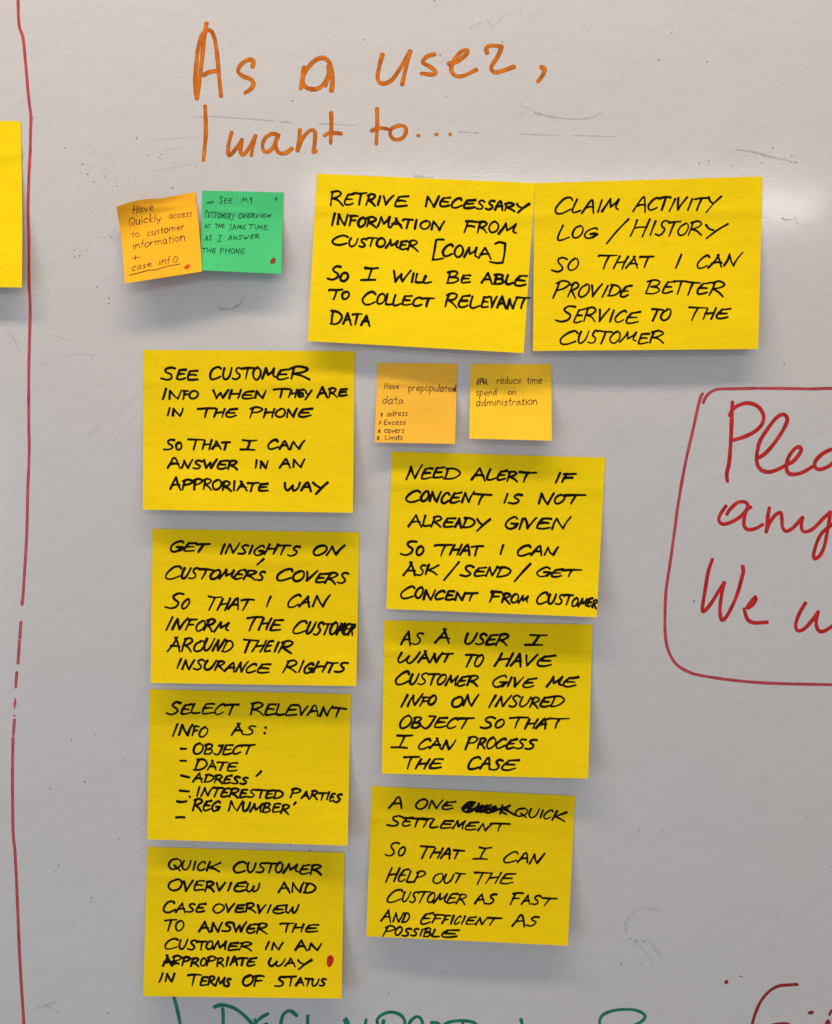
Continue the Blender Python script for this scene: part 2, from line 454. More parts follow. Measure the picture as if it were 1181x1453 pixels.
# orange heading
lettering([
 ('orange word as, with a tall capital', [([[(825,92),(818,130),(808,220),(797,320),(786,394)], [(786,394),(780,350),(782,280),(790,200),(805,145),(825,122),(845,126),(858,160),(868,230),(875,310),(883,384)],
     [(812,300),(835,288),(866,283)], [(1008,268),(1011,245),(993,238),(965,255),(950,283),(970,304),(1000,316),(1012,335),(1000,356),(978,371)]], c1, 6.3)], []),
 ('orange single letter a', [([[(198,364),(203,320),(200,285),(190,250),(165,231),(130,243),(95,285),(83,325),(100,350),(135,356),(165,338),(185,300),(187,262)], [(90,268),(82,310),(76,354)], [(174,342),(190,300),(200,280)]], c2, 6.4)], []),
 ('orange word user and its comma', [([[(402,216),(388,270),(383,315),(402,334),(440,318),(480,260),(513,203)], [(513,203),(495,270),(480,338)],
     [(610,216),(580,225),(562,248),(588,264),(612,284),(605,297),(557,293)],
     [(665,255),(700,245),(738,215),(740,200),(718,205),(688,238),(676,275),(690,300),(722,303),(778,278)],
     [(820,212),(816,194),(832,182),(878,186)], [(878,186),(862,225),(838,262),(840,282),(862,288),(928,266)], [(1034,268),(1048,274),(1044,295),(1022,326)]], c2, 6.3)], []),
 ('orange single capital i', [([[(819,422),(822,520),(817,590),(812,640)]], c1, 5.8)], []),
 ('orange word want', [([[(925,527),(912,580),(915,620),(945,590),(966,556)], [(966,556),(960,600),(972,618),(1000,580),(1020,541)], [(1020,541),(1010,580),(1003,621)],
     [(1108,538),(1085,534),(1060,550),(1048,580),(1057,606),(1085,595),(1108,548)], [(1112,538),(1100,570),(1108,604),(1130,612),(1166,592)]], c1, 5.8),
    ([[(0,613),(20,610),(42,593)], [(72,516),(70,550),(62,602)], [(62,602),(85,550),(115,520),(132,526),(132,565),(126,608)], [(126,608),(138,602)], [(197,448),(198,500),(195,572)], [(170,541),(195,530),(238,533)]], c2, 5.7)], []),
 ('orange word to and its dots', [([[(380,432),(381,500),(377,575)], [(358,522),(390,511),(424,515)], [(470,500),(440,512),(432,535),(450,556),(480,552),(496,527),(490,505),(462,500)]], c2, 5.7)],
    [(*c2(x, y), 2.8, 2.6) for x, y in ((545,541),(617,536),(672,536))]),
], 'orange_marker')

# the red frame and what is written in it
r1, r2 = crop(920, 530, 4.525), crop(920, 760, 4.525)
o2 = lambda x, y: r1(x, y)
pen = Pen(on_board, 0.00003)
draw(pen, [[(350,128),(330,172),(290,350),(240,570),(195,820),(165,1041),(140,1221),(115,1391),(108,1541),(110,1681),(130,1781),(180,1866),(260,1916),(350,1941),(560,1971),(800,1989),(1181,1998),(1700,2004)],
           [(352,188),(372,148),(400,120),(450,101),(560,98),(700,95),(900,96),(1050,99),(1181,95),(1700,92)]], r1, 4.3, vary=0.08)
pen.build('marker_frame', 'faded_red', board, 'thin red hand drawn frame round the red handwriting')
pen = Pen(on_board, 0.00003)
draw(pen, [[(541,182),(537,260),(532,400),(521,560),(505,640),(508,692)], [(522,270),(545,228),(590,200),(645,190),(705,212),(739,265),(733,320),(690,368),(620,405),(545,428)],
           [(712,540),(760,505),(830,420),(885,325),(890,280),(863,263),(820,287),(760,365),(715,440),(697,530),(702,585),(730,622),(780,632),(840,612),(880,590),(935,560),(980,500),(973,473),(945,480),(905,530),(887,590),(897,635),(930,648),(990,635),(1060,595)],
           [(1235,490),(1180,487),(1120,515),(1075,560),(1070,597),(1095,616),(1150,600),(1200,560),(1235,500)], [(1235,500),(1228,560),(1240,612),(1280,600)],
           ], r1, 5.6, vary=0.09)
pen.build('marker_lettering', 'red_marker', board, 'red handwriting, upper line inside the red frame')
pen = Pen(on_board, 0.00003)
draw(pen, [[(500,850),(465,900),(453,943),(480,967),(530,955),(590,920),(632,870),(638,840),(612,823),(570,831),(527,870),(505,904)], [(660,856),(632,880),(616,930),(617,980),(642,1002),(690,995),(736,969)],
           [(778,862),(768,920),(757,1018)], [(757,1018),(785,950),(820,905),(850,894),(858,930),(862,985),(887,1013),(930,990),(972,945),(992,922)], [(992,922),(984,960),(986,1000),(1010,1017),(1060,995),(1120,935),(1170,887)],
           [(1170,887),(1160,960),(1145,1041),(1133,1100),(1108,1160),(1072,1190),(1062,1165),(1078,1100),(1104,1040),(1140,1000),(1200,955)]], r1, 5.2, vary=0.09)
pen.build('marker_lettering', 'red_marker', board, 'red handwriting, middle line inside the red frame')
pen = Pen(on_board, 0.00003)
draw(pen, [[(412,152),(386,230),(362,370),(347,470),(358,487),(400,440),(450,360),(488,300)], [(488,300),(474,360),(461,460),(466,528),(484,540),(520,490),(570,380),(612,232)], [(612,232),(606,195)],
           [(690,392),(655,430),(634,462)], [(692,405),(675,440),(640,465)], [(616,470),(626,510),(642,543),(682,560),(766,556)],
           ], r2, 5.3, vary=0.09)
pen.build('marker_lettering', 'red_marker', board, 'red word we, lowest inside the red frame')
pen = Pen(on_board, 0.00003)
draw(pen, [[(1010,432),(970,500),(947,570),(958,608),(992,605),(1040,560),(1092,488)], [(1092,488),(1078,550),(1087,600),(1117,617),(1162,595),(1200,570)]], r2, 5.3, vary=0.09)
pen.build('marker_lettering', 'red_marker', board, 'red letter w at the picture edge')

# the long red line down the board
pen = Pen(on_board, 0.00003)
idt = lambda x, y: (x, y)
draw(pen, [[(25.5,-40),(25.8,0),(27.2,35),(33,55),(36.5,90),(41,140),(44,165),(43.6,185),(43,215),(41,255),(40,300),(41,340),(41.4,400),(43,440),(41.2,520),(41,600),(41.6,640),(39.5,700),(38,760),(34.5,820),(32,857)]], idt, 4.2, vary=0.06)
ll = crop(0, 850, 2.41)
draw(pen, [[(76,2),(75,20)], [(72,78),(68,134)], [(67,142),(62,220)], [(58,250),(54,302)], [(50,412),(46,464)], [(45,473),(43,600),(45,790),(52,870),(60,1040),(68,1230),(82,1453),(86,1540)]], ll, 4.2, vary=0.06)
draw(pen, [[(52,340),(51,352)], [(49,355),(50,375)], [(54,345),(53,365)], [(49,397),(49,402)]], ll, 2.2, vary=0.3)
pen.build('marker_line', 'faded_red', board, 'long red line down the board, partly rubbed out')

# green writing along the bottom edge, running out of the picture
g1, g2, g3 = crop(220, 1400, 4.542), crop(460, 1400, 3.937), crop(820, 1380, 3.271)
lettering([
 ('green stroke coming out from under a yellow note', [([[(112,20),(122,62),(140,130),(158,215),(170,300)]], g1, 5.2)], []),
 ('green letters cut off by the picture edge', [([[(382,132),(420,119),(470,124),(530,150),(590,200),(640,262),(660,330)], [(437,142),(440,200),(438,330)],
     [(645,212),(652,260),(655,330)], [(660,222),(690,196),(728,176)], [(655,270),(722,240)], [(915,188),(885,162),(858,158),(830,178),(815,220),(812,300),(850,350)], [(985,188),(984,240),(980,330)]], g1, 5.2)], []),
 ('green letters cut off by the picture edge', [([[(124,178),(118,230),(116,290)], [(112,190),(128,188),(150,240),(190,290)], [(235,184),(228,230),(226,290)], [(333,188),(326,230),(320,290)], [(300,205),(295,190),(312,165),(350,146),(395,145),(435,165),(452,200),(440,250)],
     [(470,230),(482,195),(515,168),(540,178),(552,215),(560,280)], [(602,198),(604,280)], [(600,204),(625,200),(645,212),(640,240)], [(660,222),(700,198),(770,190),(830,198),(850,212)], [(775,200),(768,280)]], g2, 4.8)], []),
 ('short green stroke', [([[(1100,182),(1106,212),(1108,280)]], g2, 4.8)], []),
 ('green loop', [([[(103,240),(102,222),(118,196),(160,178),(215,171),(270,175),(306,192),(312,208),(295,228),(250,248),(200,262)]], g3, 4.4)], []),
], 'green_marker')
lettering([
 ('dark red letter cut off by the picture edge', [([[(1015,55),(975,58),(935,62),(895,82),(855,125),(828,180),(810,240),(806,290)], [(905,243),(945,238),(980,240),(1000,262)]], g3, 4.4)], [(*g3(1016, 55), 2.8, 2.6)]),
 ('dark red stroke at the picture corner', [([[(1168,196),(1178,178),(1200,165)]], g3, 4.0)], [(*g3(1160, 234), 3.8, 5.0)]),
 ('dark red dot', [], [(*g3(1082, 186), 4.2, 2.9)]),
 ('small dark red dot', [], [(*g3(690, 44), 2.7, 3.2)]),
 ('tiny dark red dash', [([[(750,17),(764,18)]], g3, 1.1)], []),
], 'dark_red')

# old wiped strokes and dried ink specks
k4, k3, k6, kl, kr = crop(0, 240, 2.812), crop(760, 0, 2.805), crop(740, 240, 2.678), crop(0, 400, 2.905), crop(820, 980, 3.271)
def smudge(strokes, to, w, mat='smear'):
    for st in strokes:
        pen = Pen(on_board, 0.00003)
        draw(pen, [st], to, w*1.6, vary=0.4, taper=0.5)
        pen.build('wiped_smudge', mat, board)
smudge([[(770,467),(860,465),(960,472),(1155,487)]], c1, 2.6)
smudge([[(150,493),(220,497),(292,501)], [(0,487),(45,490)]], c2, 2.2)
smudge([[(705,526),(790,531)], [(955,535),(1108,541)], [(1165,540),(1330,545)]], c2, 2.0)
smudge([[(0,450),(50,462),(130,473),(210,471),(262,448)]], k3, 2.6)
smudge([[(955,420),(1010,447)]], c2, 3.0, 'faint_smear')
smudge([[(806,596),(860,603),(920,620),(1036,646)]], k3, 3.4)
smudge([[(750,112),(795,88)], [(820,82),(845,104),(886,62)], [(950,62),(958,38)]], c2, 2.8, 'faint_smear')
smudge([[(870,549),(915,557),(955,541),(972,505)]], k4, 3.4, 'faint_smear')
smudge([[(875,560),(920,558),(960,537)]], k4, 2.4)
smudge([[(650,593),(725,592)], [(600,560),(800,545)], [(620,680),(780,655)]], c1, 2.0, 'faint_smear')
smudge([[(990,186),(1008,193),(1032,189)]], k6, 3.0)
smudge([[(1045,205),(1080,218),(1116,209)], [(1040,180),(1046,205)]], k6, 1.8, 'faint_smear')
smudge([[(530,702),(560,706),(600,708)]], c2, 3.6)
smudge([[(585,450),(530,510),(480,575)], [(588,520),(500,620),(430,720)], [(440,572),(360,635)], [(420,600),(350,650)], [(590,600),(480,700)]], kl, 1.1, 'faint_smear')
smudge([[(10,190),(60,240),(90,318)], [(30,190),(70,250)]], kl, 1.3, 'faint_smear')
smudge([[(360,295),(385,320)], [(375,300),(410,305)], [(160,345),(250,310),(355,296)], [(210,215),(300,250)]], kl, 1.8, 'faint_smear')
smudge([[(150,1385),(200,1415)], [(130,1400),(190,1380)]], ll, 4.5, 'faint_smear')
smudge([[(270,1160),(340,1250)], [(330,1160),(380,1225)]], kr, 5.0, 'faint_smear')
smudge([[(222,1110),(240,1050),(300,1010),(370,1020)]], kr, 4.0, 'faint_smear')

pen = Pen(on_board, 0.00004)
spots = [c1(x, y) for x, y in ((132,470),(545,552),(590,620),(645,615),(1168,402),(260,590),(420,675),(330,655))]
spots += [c2(x, y) for x, y in ((330,158),(655,384),(43,402),(610,2),(880,166),(632,218))]
spots += [k3(x, y) for x, y in ((210,123),(540,132),(490,237),(682,246),(840,620),(780,660),(652,650),(1020,620),(690,640),(900,648),(945,590))]
spots += [k4(x, y) for x, y in ((295,323),(298,350),(318,345),(345,323),(388,470),(435,515),(433,535),(688,75),(375,50),(350,20),(420,30))]
spots += [ll(x, y) for x, y in ((245,484),(327,463),(172,648),(291,625),(423,548),(326,867),(340,826),(408,819),(190,930),(200,912),(314,1021),(311,1036),(373,1315),(175,1383),(369,1416))]
spots += [kr(x, y) for x, y in ((390,652),(220,1080),(225,1123),(245,1152),(306,1163),(203,1270),(203,1262),(293,1268),(265,1163),(287,652),(1060,587),(1180,840))]
spots += [(985, 853), (1113, 516), (552, 1410), (551, 1400), (640, 1119), (651, 1121), (412, 1199), (440, 1207), (496, 1206)]
for _ in range(45): spots.append((random.uniform(100, 200), random.gauss(320, 75)))
for _ in range(34): spots.append((random.uniform(1, 1180), random.uniform(1, 1452)))
for _ in range(34): spots.append((random.gauss(1085, 60), random.gauss(228, 13)))
for _ in range(30): spots.append((random.gauss(370, 60), random.gauss(225, 15)))
for _ in range(26): spots.append((random.gauss(330, 45), random.gauss(1196, 5)))
for i, (x, y) in enumerate(spots):
    t = random.uniform(0, 3.14); l = random.uniform(0.2, 1.3) if i < 75 else random.uniform(0.1, 0.6)
    w = random.uniform(0.8, 1.5) if i < 75 else random.uniform(0.4, 0.8)
    pen.stroke([(x-l*math.cos(t), y-l*math.sin(t)), (x+l*math.cos(t), y+l*math.sin(t))], w)
sp_ = pen.build('dried_specks', 'speck', board, 'small dark specks of dried ink scattered over the board')
sp_['kind'] = 'stuff'

# ------------------------------------------------------------------ sticky notes
class Note:
    def __init__(self, corners, lift, base=0.0005, v0=0.20, power=1.7, tilt=0.0, peel=None, bow=0.0, side=(0, 0), seed=0, bulge=None):
        self.c = corners; self.L = lift; self.base = base; self.v0 = v0; self.p = power
        self.tilt = tilt; self.peel = peel; self.bow = bow; self.side = side; self.seed = seed; self.bulge = bulge
    def px(self, u, v):
        (ax, ay), (bx, by), (cx, cy), (dx, dy) = self.c       # top left, top right, bottom right, bottom left
        x = (1-v)*((1-u)*ax+u*bx)+v*((1-u)*dx+u*cx)
        y = (1-v)*((1-u)*ay+u*by)+v*((1-u)*dy+u*cy)
        if self.bulge:
            ox, oy = self.bulge(u, v); x += ox; y += oy
        return x, y
    def uv(self, x, y):
        (ax, ay), (bx, by), (cx, cy), (dx, dy) = self.c
        u = v = 0.5
        for _ in range(12):
            px = (1-v)*((1-u)*ax+u*bx)+v*((1-u)*dx+u*cx); py = (1-v)*((1-u)*ay+u*by)+v*((1-u)*dy+u*cy)
            ux = (1-v)*(bx-ax)+v*(cx-dx); uy = (1-v)*(by-ay)+v*(cy-dy)
            vx = (1-u)*(dx-ax)+u*(cx-bx); vy = (1-u)*(dy-ay)+u*(cy-by)
            det = ux*vy-uy*vx
            ex, ey = x-px, y-py
            u += (ex*vy-ey*vx)/det; v += (ux*ey-uy*ex)/det
        return u, v
    def h(self, u, v):
        s = max(0.0, (v-self.v0)/(1-self.v0))
        sl = self.L*(1+self.tilt*(u-0.5)*2)
        z = self.base + sl*s**self.p
        z += self.bow*math.sin(math.pi*min(max(u, 0), 1))*s
        z += self.side[0]*max(0.0, 1-u/0.35)**2*(0.15+s) + self.side[1]*max(0.0, 1-(1-u)/0.35)**2*(0.15+s)
        k = self.seed
        z += 0.0009*s*(math.sin(5.1*u+3*v+k)+0.7*math.sin(9.3*v-4*u+2.1*k))
        z += 0.00018*(1+math.sin(3.7*u+k*1.7)*math.cos(6*v+k))
        z += 0.0006*math.exp(-((v-self.v0)/0.03)**2)*(1+math.sin(7*u+k))        # the crease where the glued strip ends
        if self.peel:
            pu, pv, amt, cu, cv = self.peel
            q = max(0.0, 1-abs(u-cu)/pu-abs(v-cv)/pv)
            z += amt*q**1.5
        return z
    def surf(self, x, y, off):
        u, v = self.uv(x, y)
        return P(x, y, self.h(u, v)+off)

def make_note(spec):
    n = spec['note']
    nu, nv = 34, 34
    V, F = [], []
    for side in (0.0, -0.00022):
        for j in range(nv+1):
            for i in range(nu+1):
                u, v = i/nu, j/nv
                x, y = n.px(u, v)
                V.append(tuple(P(x, y, n.h(u, v)+side)))
    st = nu+1; off = (nu+1)*(nv+1)
    for j in range(nv):
        for i in range(nu):
            a = j*st+i
            F.append((a, a+st, a+st+1, a+1))
            F.append((off+a, off+a+1, off+a+st+1, off+a+st))
    rim = [i for i in range(nu+1)] + [j*st+nu for j in range(1, nv+1)] + [nv*st+i for i in range(nu-1, -1, -1)] + [j*st for j in range(nv-1, 0, -1)]
    for a, b in zip(rim, rim[1:]+rim[:1]): F.append((a, b, off+b, off+a))
    me = bpy.data.meshes.new('sticky_note')
    origin = P(*n.px(0.5, 0.0), 0.0)
    me.from_pydata([tuple(Vector(p)-origin) for p in V], [], F)
    for i, p in enumerate(me.polygons): p.use_smooth = i < 2*nu*nv
    nf = 2*nu*nv
    rimkeys = {tuple(sorted((a+k, b+k))) for a, b in zip(rim, rim[1:]+rim[:1]) for k in (0, off)}
    for e in me.edges: e.use_edge_sharp = tuple(sorted(e.vertices)) in rimkeys
    me.materials.append(M[spec['paper']])
    o = bpy.data.objects.new('sticky_note', me)
    o.location = origin
    COL.objects.link(o)
    o['label'] = spec['label']; o['category'] = 'sticky note'
    if spec.get('group'): o['group'] = spec['group']
    to = crop(*spec['crop'])
    for line in spec.get('lines', []):
        words = []                                  # one part for each written word; loose strokes join the nearest word
        for w in line:
            if isinstance(w, list): continue
            if words and w[1][0]-words[-1][1] < spec.get('space', 16)*(-1 if w[0] in '/I!' else 1): words[-1][2].append(w); words[-1][1] = max(words[-1][1], w[1][-1])
            else: words.append([w[1][0], w[1][-1], [w]])
        for w in line:
            if not isinstance(w, list): continue
            x = sum(q[0] for q in w)/len(w)
            best = min(words, key=lambda k: max(k[0]-x, x-k[1], 0), default=None)
            if best and (max(best[0]-x, x-best[1], 0) < spec.get('space', 16)*1.5): best[2].append(w)
            else: words.append([min(q[0] for q in w), max(q[0] for q in w), [w]])
        for _x0, _x1, items in words:
            pen = Pen(n.surf)
            for w in items:
                if isinstance(w, list): pen.stroke([to(*q) for q in w], spec['pen'], vary=0.1, taper=0.15)
                else: write(pen, w[0], w[1], w[2], w[3], spec['pen'], to, spec.get('small', False), spec.get('jit', 3.3), spec.get('slant', 0.1))
            t = pen.build('handwriting', spec['ink'], None)
            t.parent = o
            t.matrix_parent_inverse = Matrix.Translation(-origin)
    for (x, y, rx, ry, ang, mat) in spec.get('dots', []):
        pen = Pen(n.surf)
        pen.blob(*to(x, y), rx, ry, ang)
        t = pen.build('red_dot', mat, o)
        t.matrix_parent_inverse = Matrix.Translation(-origin)
    return o

BIG, SMALL = 'large yellow sticky notes', 'small square sticky notes'
S = []
S.append(dict(  # top row
  crop=(420, 240, 3.2806), paper='yellow', ink='black_ink', pen=4.3, group=BIG,
  label='large yellow note about retrieving customer information, beside the claim activity note',
  note=Note([(449.8,246.3),(759.2,259.8),(743.2,501),(436.8,484)], 0.0160, seed=1, tilt=0.14, power=1.5),
  lines=[
   [('RETRIVE', [156,224,272,328,374,400,456,526], (165,174), (99,126)), ('NECESSARY', [600,668,722,778,838,884,926,970,1022,1086], (174,196), (124,160))],
   [('INFORMATION', [163,188,246,288,328,380,440,500,540,575,628,692], (260,285), (206,242)), ('FROM', [782,845,897,946,1032], (292,306), (238,252))],
   [('CUSTOMER', [165,246,292,332,374,418,482,520,572], (350,380), (306,334)), ('[', [634,692], 424, 324), ('COMA', [682,736,782,848,914], (404,416), (346,362)), (']', [902,980], 440, 344)],
   [('S', [150,210], 514, 452), ('O', [205,246], 520, 482), ('!', [304,382], 518, 460), ('WILL', [448,532,556,592,636], (524,532), (464,492)), ('BE', [702,766,816], 530, (474,488)), ('ABLE', [862,922,976,1016,1078], (528,546), (482,496))],
   [('TO', [156,212,250], (606,608), (556,568)), ('COLLECT', [308,376,418,452,492,542,590,638], (628,640), (570,596)), ('RELEVANT', [696,756,810,862,902,936,982,1028,1084], (640,652), (576,600))],
   [('DATA', [160,218,264,302,350], (718,732), (656,682))]]))
S.append(dict(
  crop=(740, 240, 2.678), paper='yellow', ink='black_ink', pen=3.7, group=BIG,
  slant=0.25, label='large yellow note with the words claim activity log and history',
  note=Note([(758.6,259.8),(1082.2,250.4),(1076,495.2),(756.2,498)], 0.0150, base=0.0010, seed=2, power=1.6),
  lines=[
   [('CLAIM', [128,196,234,286,310,376], (170,162), (106,112)), ('ACTIVITY', [428,482,524,562,586,626,656,702,756], (160,154), (106,104))],
   [('LOG', [140,193,237,292], (268,264), (204,224)), ('/', [322,412], 282, 190), ('HISTORY', [418,486,514,556,594,636,692,780], (255,252), (190,204))],
   [('SO', [118,176,220], 388, (328,344)), ('THAT', [294,354,402,450,498], (380,376), (328,330)), ('I', [576,620], 376, 324), ('CAN', [668,716,772,836], (376,370), (330,318))],
   [('PROVIDE', [126,182,218,260,306,332,378,416], (488,482), (426,436)), ('BETTER', [474,537,582,622,668,718,776], (470,480), (420,426))],
   [('SERVICE', [136,202,238,288,332,356,398,452], (580,585), (520,540)), ('TO', [490,530,570], 576, 530), ('THE', [630,692,738,796], (573,570), 526)],
   [('CUSTOMER', [146,216,256,292,336,378,442,486,548], (665,660), (614,616))]]))
S.append(dict(  # left column
  crop=(190, 485, 3.579), paper='yellow', ink='black_ink', pen=4.2, group=BIG,
  slant=0.04, label='large yellow note about customer info on the phone, topmost of its column',
  note=Note([(204,496.4),(503.8,498.2),(500.8,727.6),(202.9,723.2)], 0.0165, seed=3, tilt=0.05),
  lines=[
   [('SEE', [136,216,266,330], 192, (126,140)), ('CUSTOMER', [382,450,500,550,602,650,722,792,896], (192,188), (130,126))],
   [('INFO', [140,172,248,280,330], 291, (238,248)), ('WHEN', [402,482,547,612,672], 288, 244), ('THEY', [716,787,832,866,904], (280,282), 238), ('ARE', [928,987,1036,1088], (283,276), (228,236)),
    [(838,245),(842,280)], [(826,252),(860,268)]],
   [('IN', [164,190,256], 375, 335), ('THE', [330,407,463,528], 382, (336,342)), ('PHONE', [588,657,718,772,832,908], 382, (330,342))],
   [('SO', [150,212,246], 548, (488,512)), ('THAT', [278,347,398,447,486], (548,546), (492,506)), ('!', [538,624], 550, 500), ('CAN', [678,737,792,868], 546, 500)],
   [('ANSWER', [168,242,298,353,422,477,534], (642,650), (592,602)), ('IN', [606,638,686], 642, 600), ('AN', [738,802,870], 640, 596)],
   [('APPRORIATE', [182,246,303,352,398,447,497,523,578,628,686], (748,760), (686,716)), ('&AY', [763,847,907,988], (756,764), 712)]]))
S.append(dict(
  crop=(200, 740, 3.691), paper='yellow', ink='black_ink', pen=4.2, group=BIG,
  slant=0.3, label='large yellow note about insights on covers and insurance rights',
  note=Note([(216.3,750.3),(510.1,755.4),(505.7,973.6),(214,969)], 0.0170, seed=4, power=1.6, side=(0.002, 0)),
  lines=[
   [('GET', [153,226,288,350], 160, (98,112)), ('INSIGHTS', [412,446,514,562,592,652,718,774,832], (170,178), (118,122)), ('ON', [903,977,1060], 178, (126,118))],
   [("'", [612,642], 226, 194), ('CUSTOMER', [130,216,258,302,366,417,492,542,612], (298,304), (234,252)), ('S', [610,652], 308, 264), ('COVERS', [715,797,858,917,972,1032,1088], (308,326), (250,266))],
   [('SO', [138,217,254], 456, (370,404)), ('THAT', [344,407,463,523,580], 463, (396,402)), ('I', [648,692], 446, 390), ('CAN', [770,837,898,986], 450, 388)],
   [('INFORM', [132,168,238,288,338,388,464], (570,576), (506,516)), ('THE', [553,622,678,742], (566,572), (500,512)), ('CUSTOMER', [798,872,912,952,992,1032,1066,1092,1122], (586,596), (518,532))],
   [('AROUND', [148,217,278,333,383,432,486], (676,682), (604,622)), ('THEI', [530,592,652,690,732], (682,684), (618,626)), ('R', [728,800], 684, 626)],
   [('INSURANCE', [182,218,278,333,393,442,503,553,608,682], (770,796), (716,742)), ('RIGHTS', [750,827,854,908,973,1022,1080], 792, (726,738))]]))
S.append(dict(
  crop=(200, 970, 3.81), paper='yellow', ink='black_ink', pen=3.9, group=BIG,
  slant=0.18, label='large yellow note with a dashed list of object, date and adress',
  note=Note([(212.6,977.9),(498.2,985),(493.4,1200),(209.2,1191)], 0.0150, seed=5, tilt=0.25),
  lines=[
   [('SELECT', [142,217,273,328,402,457,520], (162,166), (96,112)), ('RELEVANT', [588,672,733,783,853,902,968,1033,1102], (168,182), (102,128))],
   [('INFO', [168,204,278,314,364], 286, (218,226)), ('AS', [495,562,620], 276, (214,226)), [(674,236),(676,240)], [(669,266),(671,270)]],
   [('-', [214,248], 362, 342), ('OBJECT', [282,342,398,443,498,548,610], (380,386), (322,334))],
   [('-', [210,248], 427, 407), ('DATE', [292,362,413,463,526], (466,472), (406,426))],
   [[(217,496),(240,502),(262,507)], ('ADRESS', [283,342,397,447,492,537,580], (532,546), (482,506)), ("'", [622,654], 501, 474)],
   [[(210,578),(235,581),(260,583)], ('INTERESTED', [292,328,388,433,478,533,578,628,673,718,772], (608,620), (556,574)), ('PARTIES', [810,867,917,962,1002,1022,1048,1086], (614,640), (570,592))],
   [[(264,610),(266,614)], [(195,637),(220,640),(247,636)], ('REG', [283,337,383,432], (684,690), (622,634)), ('NUMBER', [470,548,593,658,708,758,806], (686,702), (634,652)), [(838,641),(828,654)]],
   [[(190,724),(212,722),(237,723)]]]))
S.append(dict(
  crop=(190, 1190, 3.691), paper='yellow', ink='black_ink', pen=4.0, group=BIG,
  slant=0.1, label='large yellow note with a red dot, lowest of its column',
  note=Note([(209,1201.4),(488.8,1210),(484.8,1417),(203.6,1413.5)], 0.0165, seed=6, power=1.6),
  lines=[
   [('QUICK', [182,252,303,332,378,456], (162,174), (104,126)), ('CUSTOMER', [520,592,643,692,742,782,867,922,992], (178,188), (122,132))],
   [('OVERVIE', [178,257,312,372,428,482,522,592], (272,278), (212,230)), ('&', [590,662], 278, 232), ('AND', [755,822,892,956], (280,286), 228)],
   [('CASE', [150,222,278,323,378], 386, (322,340)), ('OVERVIE', [412,477,528,583,643,692,727,797], (386,392), (340,344)), ('&', [795,867], 392, 342)],
   [('TO', [163,217,264], 482, 424), ('ANSWER', [338,402,463,518,588,643,704], (486,496), (434,442)), ('THE', [770,832,893,970], 490, 444)],
   [('CUSTOMER', [160,237,283,333,378,417,488,553,624], (578,586), (522,540)), ('IN', [680,718,782], 582, 542), ('AN', [845,912,986], 584, (532,544))],
   [('APPROPRIATE', [152,202,253,298,348,382,433,477,503,548,592,642], (666,668), (612,626)), ('&AY', [706,792,852,930], (668,676), (622,630)), [(175,640),(215,655)], [(160,650),(200,645),(235,655)]],
   [('IN', [126,162,216], 752, 706), ('TERMS', [285,347,388,428,480,508], (766,774), (708,728)), ('OF', [570,627,682], 772, 716), ('STATUS', [738,797,848,897,932,972,1010], 772, (718,732))]],
  dots=[(1028,640,5.4,7.8,0.15,'dot_deep')]))
S.append(dict(  # right column
  crop=(540, 635, 3.579), paper='yellow', ink='black_ink', pen=4.2, group=BIG,
  slant=0.2, label='large yellow note about needing a concent alert, below the small square notes',
  note=Note([(556.2,640.6),(859,649.5),(846.8,875.8),(548.4,864)], 0.0175, seed=7, power=1.7, tilt=0.06),
  lines=[
   [('NEED', [133,207,265,323,408], 160, (92,100)), ('ALERT', [463,542,592,642,702,778], (164,174), (104,120)), ('IF', [884,920,992], 178, 125)],
   [('CONCENT', [128,207,248,308,353,412,473,552], (275,286), (214,236)), ('IS', [620,654,720], 284, 234), ('NOT', [798,882,938,1030], 286, (230,240))],
   [('ALREADY', [143,217,258,318,378,417,482,556], (400,412), (338,362)), ('GIVEN', [633,702,728,793,868,966], (412,414), (356,352))],
   [('SO', [108,182,222], 546, (464,502)), ('THAT', [280,357,408,462,516], 548, (488,500)), ('I', [598,634], 542, 494), ('CAN', [693,767,832,902], 548, (494,502))],
   [('ASK', [123,187,228,296], 648, (582,596)), ('/', [318,404], 674, 582), ('SEND', [408,477,538,593,662], (652,656), (600,606)), ('/', [678,765], 675, 590), ('GET', [793,867,928,1008], 656, (604,620))],
   [('CONCENT', [103,177,218,278,328,378,433,488], (766,780), (704,736)), ('FROM', [553,617,663,703,754], (782,792), (728,746)), ('CUSTOMER', [793,852,893,932,972,1007,1052,1077,1102], (792,814), (734,768)),
    [(565,730),(615,735)]]]))
